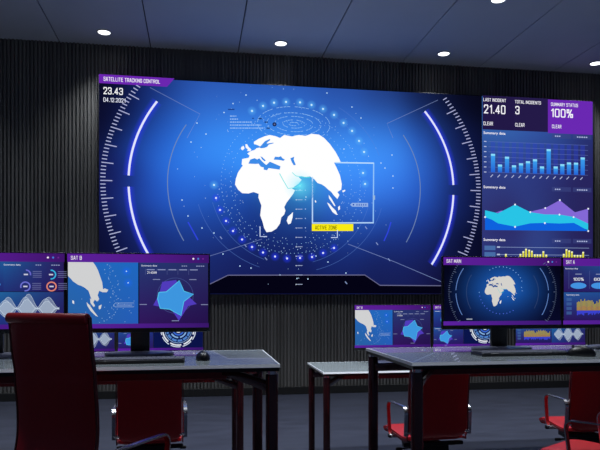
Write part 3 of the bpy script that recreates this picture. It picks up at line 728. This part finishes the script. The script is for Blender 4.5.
# ------------------------------------------------------------------ desks
def desk(x0, x1, y0, y1, z, label, endside):
    cx, cy = (x0+x1)/2, (y0+y1)/2
    r = empty('glass_desk', (cx, cy, 0), 0, label, 'desk', 'long glass desks in two rows')
    X0, X1, Y0, Y1 = x0-cx, x1-cx, y0-cy, y1-cy
    b = MB(); b.box(X0+.006, X1-.006, Y0+.010, Y1-.006, z-.014, z); b.build('tabletop', M['glass'], r, bevel=.0015)
    b = MB()  # front chamfer shaped so the pale edge catches lamp light
    b.add([(x,y,q) for x in (X0,X1) for y, q in ((Y0,z-.014),(Y0,z-.0125),(Y0+.009,z+.0006),(Y0+.010,z+.0006),(Y0+.010,z-.014))], [(0,1,2,3,4),(9,8,7,6,5),(0,5,6,1),(1,6,7,2),(2,7,8,3),(3,8,9,4),(4,9,5,0)]); b.box(X0, X1, Y1-.006, Y1, z-.014, z+.0006)
    b.box(X0, X0+.006, Y0+.010, Y1-.006, z-.014, z+.0006); b.box(X1-.006, X1, Y0+.010, Y1-.006, z-.014, z+.0006)
    b.build('glass_edge', M['glass_edge'], r)
    b = MB(); b.box(X0+.004, X1-.004, Y0+.003, Y1-.004, z-.030, z-.014); b.build('underframe', M['leg_black'], r)
    b = MB(); b.box(X0+.22, X1-.22, -.03, .03, z-.105, z-.030); b.build('beam', M['beam_red'], r, bevel=.004)
    for sx_ in (-1, 1):
        for sy_ in (-1, 1):
            px_ = (X0+.034) if sx_ < 0 else (X1-.034); py_ = (Y0+.036) if sy_ < 0 else (Y1-.036)
            b = MB(); b.lathe([(.026,0),(.028,.004),(.028,z-.050),(.026,z-.046)], (px_,py_,0), 24); lg = b.build('leg', M['steel_dark'], r)
            b = MB(); b.lathe([(.022,0),(.022,.0155)], (px_,py_,z-.0455), 16); b.build('cap', M['chrome'], lg)
            b = MB(); ex = px_ - sx_*.20
            b.ribbon([(px_,py_,z-.105),(px_-sx_*.03,py_-sy_*.05,z-.10),(ex,-sy_*-.03,z-.062)], (0,0,1), .022, .014)
            b.build('arm', M['steel_dark'], r, bevel=.003)
    return r
desk(-2.20, .40*KS, 3.06*KS, 3.88*KS, TZ, 'long glass topped desk on the left carrying the SAT B monitor', 1)
desk(1.05*KS, 3.50, 3.02*KS, 3.90*KS, TZ, 'long glass topped desk on the right carrying the SAT MAIN monitor', -1)
desk(1.07*KS, 4.30, 5.36*KS, 6.16*KS, TZ2, 'lower far desk behind the right desk, its grey glass corner left of the front leg', -1)
desk(-2.60, .40*KS, 5.36*KS, 6.16*KS, TZ2, 'lower far desk mostly hidden behind the left desk', 1)

# ------------------------------------------------------------------ keyboards, mice
def make_keyboard():
    r = empty('keyboard', (0,0,0))
    b = MB(); b.box(-.235,.235,-.07,.07,0,.014); b.build('keyboard_body', M['black_plastic'], r, bevel=.003)
    b = MB()
    for j in range(5):
        x = -.225
        while x < .215:
            w = .165 if (j == 0 and -.12 < x < -.08) else .0185
            b.box(x, x+w, -.062+.0252*j, -.041+.0252*j, .0135, .0195); x += w+.0035
    b.build('keys', M['keys'], r)
    return r
def make_mouse():
    r = empty('computer_mouse', (0,0,0))
    b = MB(); n = 20; prof = []
    k0 = 0
    for j in range(9):
        t = j/8*math.pi/2; prof.append((math.cos(t)+.0001, math.sin(t)))
    b.lathe([(1*.94,0),(1,.08)]+[(c_, .1+.9*s__) for c_, s__ in prof[1:]], (0,0,0), 28)
    b.v = [(x*.034, y*.056, z*.042*(1-.16*max(0,y))) for x, y, z in b.v]
    b.build('mouse_body', M['black_plastic'], r)
    b = MB(); b.cyl((-.004,.03,.0372),(.004,.03,.0372),.006,n=12); b.build('scroll_wheel', M['graphite'], r)
    return r
kb = make_keyboard(); kb.location = (XB_, 3.28*KS, TZ+.0006); tag(kb, 'flat black keyboard in front of the SAT B monitor', 'keyboard', 'keyboards on the glass desks')
k2 = copy_tree(kb); k2.location = (XM_-.06, 3.34*KS, TZ+.0006); tag(k2, 'flat black keyboard in front of the SAT MAIN monitor', 'keyboard', 'keyboards on the glass desks')
ms = make_mouse(); mx_, my_ = floor_xy(203, 3.31*KS); ms.location = (mx_, my_, TZ+.0006); ms.rotation_euler.z = R(6); tag(ms, 'black domed computer mouse on left desk right of the keyboard', 'computer mouse', 'mice on the glass desks')
m2 = copy_tree(ms); mx_, my_ = floor_xy(581, 3.24); m2.location = (mx_, my_, TZ+.0006); m2.scale = (1.25,1.25,1.25); m2.rotation_euler.z = R(60); tag(m2, 'black domed computer mouse on right desk below the SAT A monitor', 'computer mouse', 'mice on the glass desks')

# ------------------------------------------------------------------ chairs
def slab(prof, hw, t, edge_round=.03, wfun=None):
    """sheet following prof [(y,z)], width 2*hw, thickness t, rounded corners at the ends"""
    b = MB(); P = [Vector((0,y,z)) for y, z in prof]; n = len(P); nx = 10
    L = [0]
    for i in range(1, n): L.append(L[-1]+(P[i]-P[i-1]).length)
    tot = L[-1]; k0 = 0; vs = []; fs = []
    for i in range(n):
        a = P[max(i-1,0)]; c_ = P[min(i+1,n-1)]; tg = (c_-a).normalized(); nm = Vector((1,0,0)).cross(tg)
        e = min(L[i], tot-L[i]); w = hw
        if e < edge_round: w = hw - edge_round + math.sqrt(max(0, edge_round**2-(edge_round-e)**2))
        if wfun: w *= wfun(L[i]/tot)
        ring = [(-w,-1),(-w*.97,-1.0)] ; row = []
        for j in range(nx+1): row.append((w*(2*j/nx-1), 1 if 0 < j < nx else .55))
        up = [P[i]+Vector((x,0,0))+nm*(t/2*s) for x, s in row]; dn = [P[i]+Vector((x,0,0))-nm*(t/2*s) for x, s in reversed(row)]
        vs += up+dn
    m = 2*(nx+1)
    for i in range(n-1):
        for j in range(m): fs.append((i*m+j, (i+1)*m+j, (i+1)*m+(j+1)%m, i*m+(j+1)%m))
    fs.append(tuple(range(m))); fs.append(tuple(reversed([(n-1)*m+j for j in range(m)])))
    b.add(vs, fs, True); return b
def smooth_prof(pts, k=5):
    out = []
    for i in range(len(pts)-1):
        p0 = pts[max(i-1,0)]; p1 = pts[i]; p2 = pts[i+1]; p3 = pts[min(i+2,len(pts)-1)]
        for j in range(k):
            t = j/k
            out.append(tuple(.5*((2*p1[q])+(-p0[q]+p2[q])*t+(2*p0[q]-5*p1[q]+4*p2[q]-p3[q])*t*t+(-p0[q]+3*p1[q]-3*p2[q]+p3[q])*t**3) for q in (0,1)))
    out.append(pts[-1]); return out
def make_chair(back_pts, hw, seat_z, arm_z, roll=False, af=.11):
    r = empty('office_chair', (0,0,0)); sz = seat_z
    seat = smooth_prof([(-.20,sz+.012),(-.10,sz-.006),(.05,sz),(.20,sz+.004),(.275,sz-.012),(.292,sz-.045)], 4)
    so = slab(seat, hw, .034, .045).build('seat', M['leather'], r)
    bo = slab(smooth_prof(back_pts, 6), hw, .030, .05).build('backrest', M['leather'], r)
    if roll:
        y, z = back_pts[-1]; b = MB(); b.cyl((-hw-.006,y-.008,z-.006),(hw+.006,y-.008,z-.006),.021,n=20); b.build('top_roll', M['leather'], bo, bevel=.004)
    # side rails
    for s in (-1, 1):
        b = MB(); x = s*(hw+.008)
        path = smooth_prof(back_pts, 4)[::-1] + [(-.20,sz-.0)] + smooth_prof([(-.10,sz-.012),(.05,sz-.006),(.20,sz-.004)],3)
        b.ribbon([(x,a,c_) for a, c_ in path if True], (1,0,0), .003, .008); b.build('side_rail', M['piping'], r)
    for yb in (-.14, .14):
        b = MB(); b.box(-hw-.012, hw+.012, yb-.016, yb+.016, sz-.055, sz-.030); b.build('cross_bar', M['leg_black'], r, bevel=.004)
    # arms: flat chrome loop with a red inner strip
    yb_ = -.215; az = arm_z
    loop = []
    def arc(cy, cz, rr, a0, a1, n=6): return [(cy+rr*math.cos(R(a0+(a1-a0)*i/n)), cz+rr*math.sin(R(a0+(a1-a0)*i/n))) for i in range(n+1)]
    rr = .045
    loop += [(yb_, sz+.03)] + arc(yb_+rr-.01, az-rr+.006, rr, 180, 92) + arc(af-rr, az-rr, rr, 88, -8) + [(af-.015, sz+.06)] + arc(af-.07, sz+.03, .05, 0, -80)
    for s in (-1, 1):
        x = s*(hw+.024); b = MB(); b.ribbon([(x,a,c_) for a, c_ in loop], (1,0,0), .0115, .0045)
        ar = b.build('armrest', M['chrome'], r)
        fr = loop
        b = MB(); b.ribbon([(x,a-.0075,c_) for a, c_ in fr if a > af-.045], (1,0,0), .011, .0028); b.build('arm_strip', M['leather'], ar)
        for (ya, za) in ((af-.07, sz-.022), (yb_, sz+.05)):
            b = MB(); b.cyl((s*(hw-.01), ya, za), (s*(hw+.026), ya, za), .009, n=12); b.build('arm_bracket', M['chrome'], ar)
    b = MB(); b.box(-.11,.11,-.15,.15,sz-.10,sz-.055); b.cyl((.09,.02,sz-.085),(.21,.02,sz-.09),.006,n=10); b.cyl((.19,.02,sz-.09),(.235,.02,sz-.09),.011,n=12)
    b.cyl((-.09,-.05,sz-.085),(-.20,-.05,sz-.09),.006,n=10); b.cyl((-.18,-.05,sz-.09),(-.225,-.05,sz-.09),.011,n=12)
    b.build('tilt_mechanism', M['leg_black'], r, bevel=.01)
    b = MB(); b.cyl((0,0,.13),(0,0,sz-.10),.027); b.cyl((0,0,.09),(0,0,(sz+.1)/2),.036); b.build('gas_lift', M['leg_black'], r)
    for k in range(5):
        a = R(72*k+18); dx, dy = math.cos(a), math.sin(a)
        b = MB(); b.ribbon([(dx*.02,dy*.02,.115),(dx*.14,dy*.14,.10),(dx*.285,dy*.285,.072)], (-dy,dx,0), .019, .013); lg = b.build('leg', M['chrome'], r, bevel=.004)
        b = MB(); c0 = Vector((dx*.285,dy*.285,.028))
        for q in (-1, 1): b.cyl(c0+Vector((-dy,dx,0))*(q*.010), c0+Vector((-dy,dx,0))*(q*.026), .028, n=18)
        b.cyl(c0+Vector((-dy,dx,0))*-.012, c0+Vector((-dy,dx,0))*.012, .010, n=10); b.cyl((dx*.285,dy*.285,.03),(dx*.285,dy*.285,.075),.007,n=10)
        b.build('caster', M['black_plastic'], lg)
    return r
def place(o, px, d, rel, off=.22):
    x, y = floor_xy(px, d); a = -TH + R(rel)
    o.location = (x-math.sin(a)*off, y+math.cos(a)*off, 0); o.rotation_euler = (0,0,a)
G = 'red office chairs at the desks'
mid_back = [(-.195,.475),(-.212,.50),(-.222,.58),(-.228,.70),(-.245,.84),(-.275,.97)]
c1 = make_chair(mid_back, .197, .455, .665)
place(c1, 150, 4.05, 12); tag(c1, 'dark red office chair seen under the left desk, its back between two chrome arms', 'office chair', G)
c2 = copy_tree(c1); place(c2, 438, 4.15, 12); tag(c2, 'red office chair behind the legs of the right desk, seat pointing left', 'office chair', G)
c3 = copy_tree(c1); place(c3, 598, 4.40, 3); tag(c3, 'farther red office chair at the right edge, its dark back cut by the picture', 'office chair', G)
c4 = copy_tree(c1); place(c4, 640, 3.64, 42); tag(c4, 'nearer red office chair at the lower right corner, arm looped over its bright seat', 'office chair', G)
hb = [(-.20,.60),(-.24,.64),(-.258,.72),(-.236,.84),(-.236,.95),(-.247,1.05),(-.250,1.10),(-.263,1.17),(-.272,1.24),(-.28,1.313)]
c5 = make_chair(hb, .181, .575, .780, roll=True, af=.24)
place(c5, 56, 2.48, -20, off=.24); tag(c5, 'large high-backed red leather office chair in the foreground left', 'office chair', G)

# ------------------------------------------------------------------ camera, world
cam = bpy.data.cameras.new('camera'); co = bpy.data.objects.new('camera', cam); COL.objects.link(co)
cam.sensor_width = 36; cam.lens = F*36/600
cam.shift_y = (HZ-225)/600
co.location = (0,0,H); co.rotation_euler = (R(90), 0, -TH); cam.clip_end = 100
scene.camera = co
w = bpy.data.worlds.new('room ambience'); scene.world = w; w.use_nodes = True
bg = w.node_tree.nodes['Background']; bg.inputs[0].default_value = (.30,.40,.75,1); bg.inputs[1].default_value = .10
vs = scene.view_settings; vs.view_transform = 'Standard'; vs.look = 'None'; vs.exposure = 0; vs.gamma = 1; vs.use_curve_mapping = False
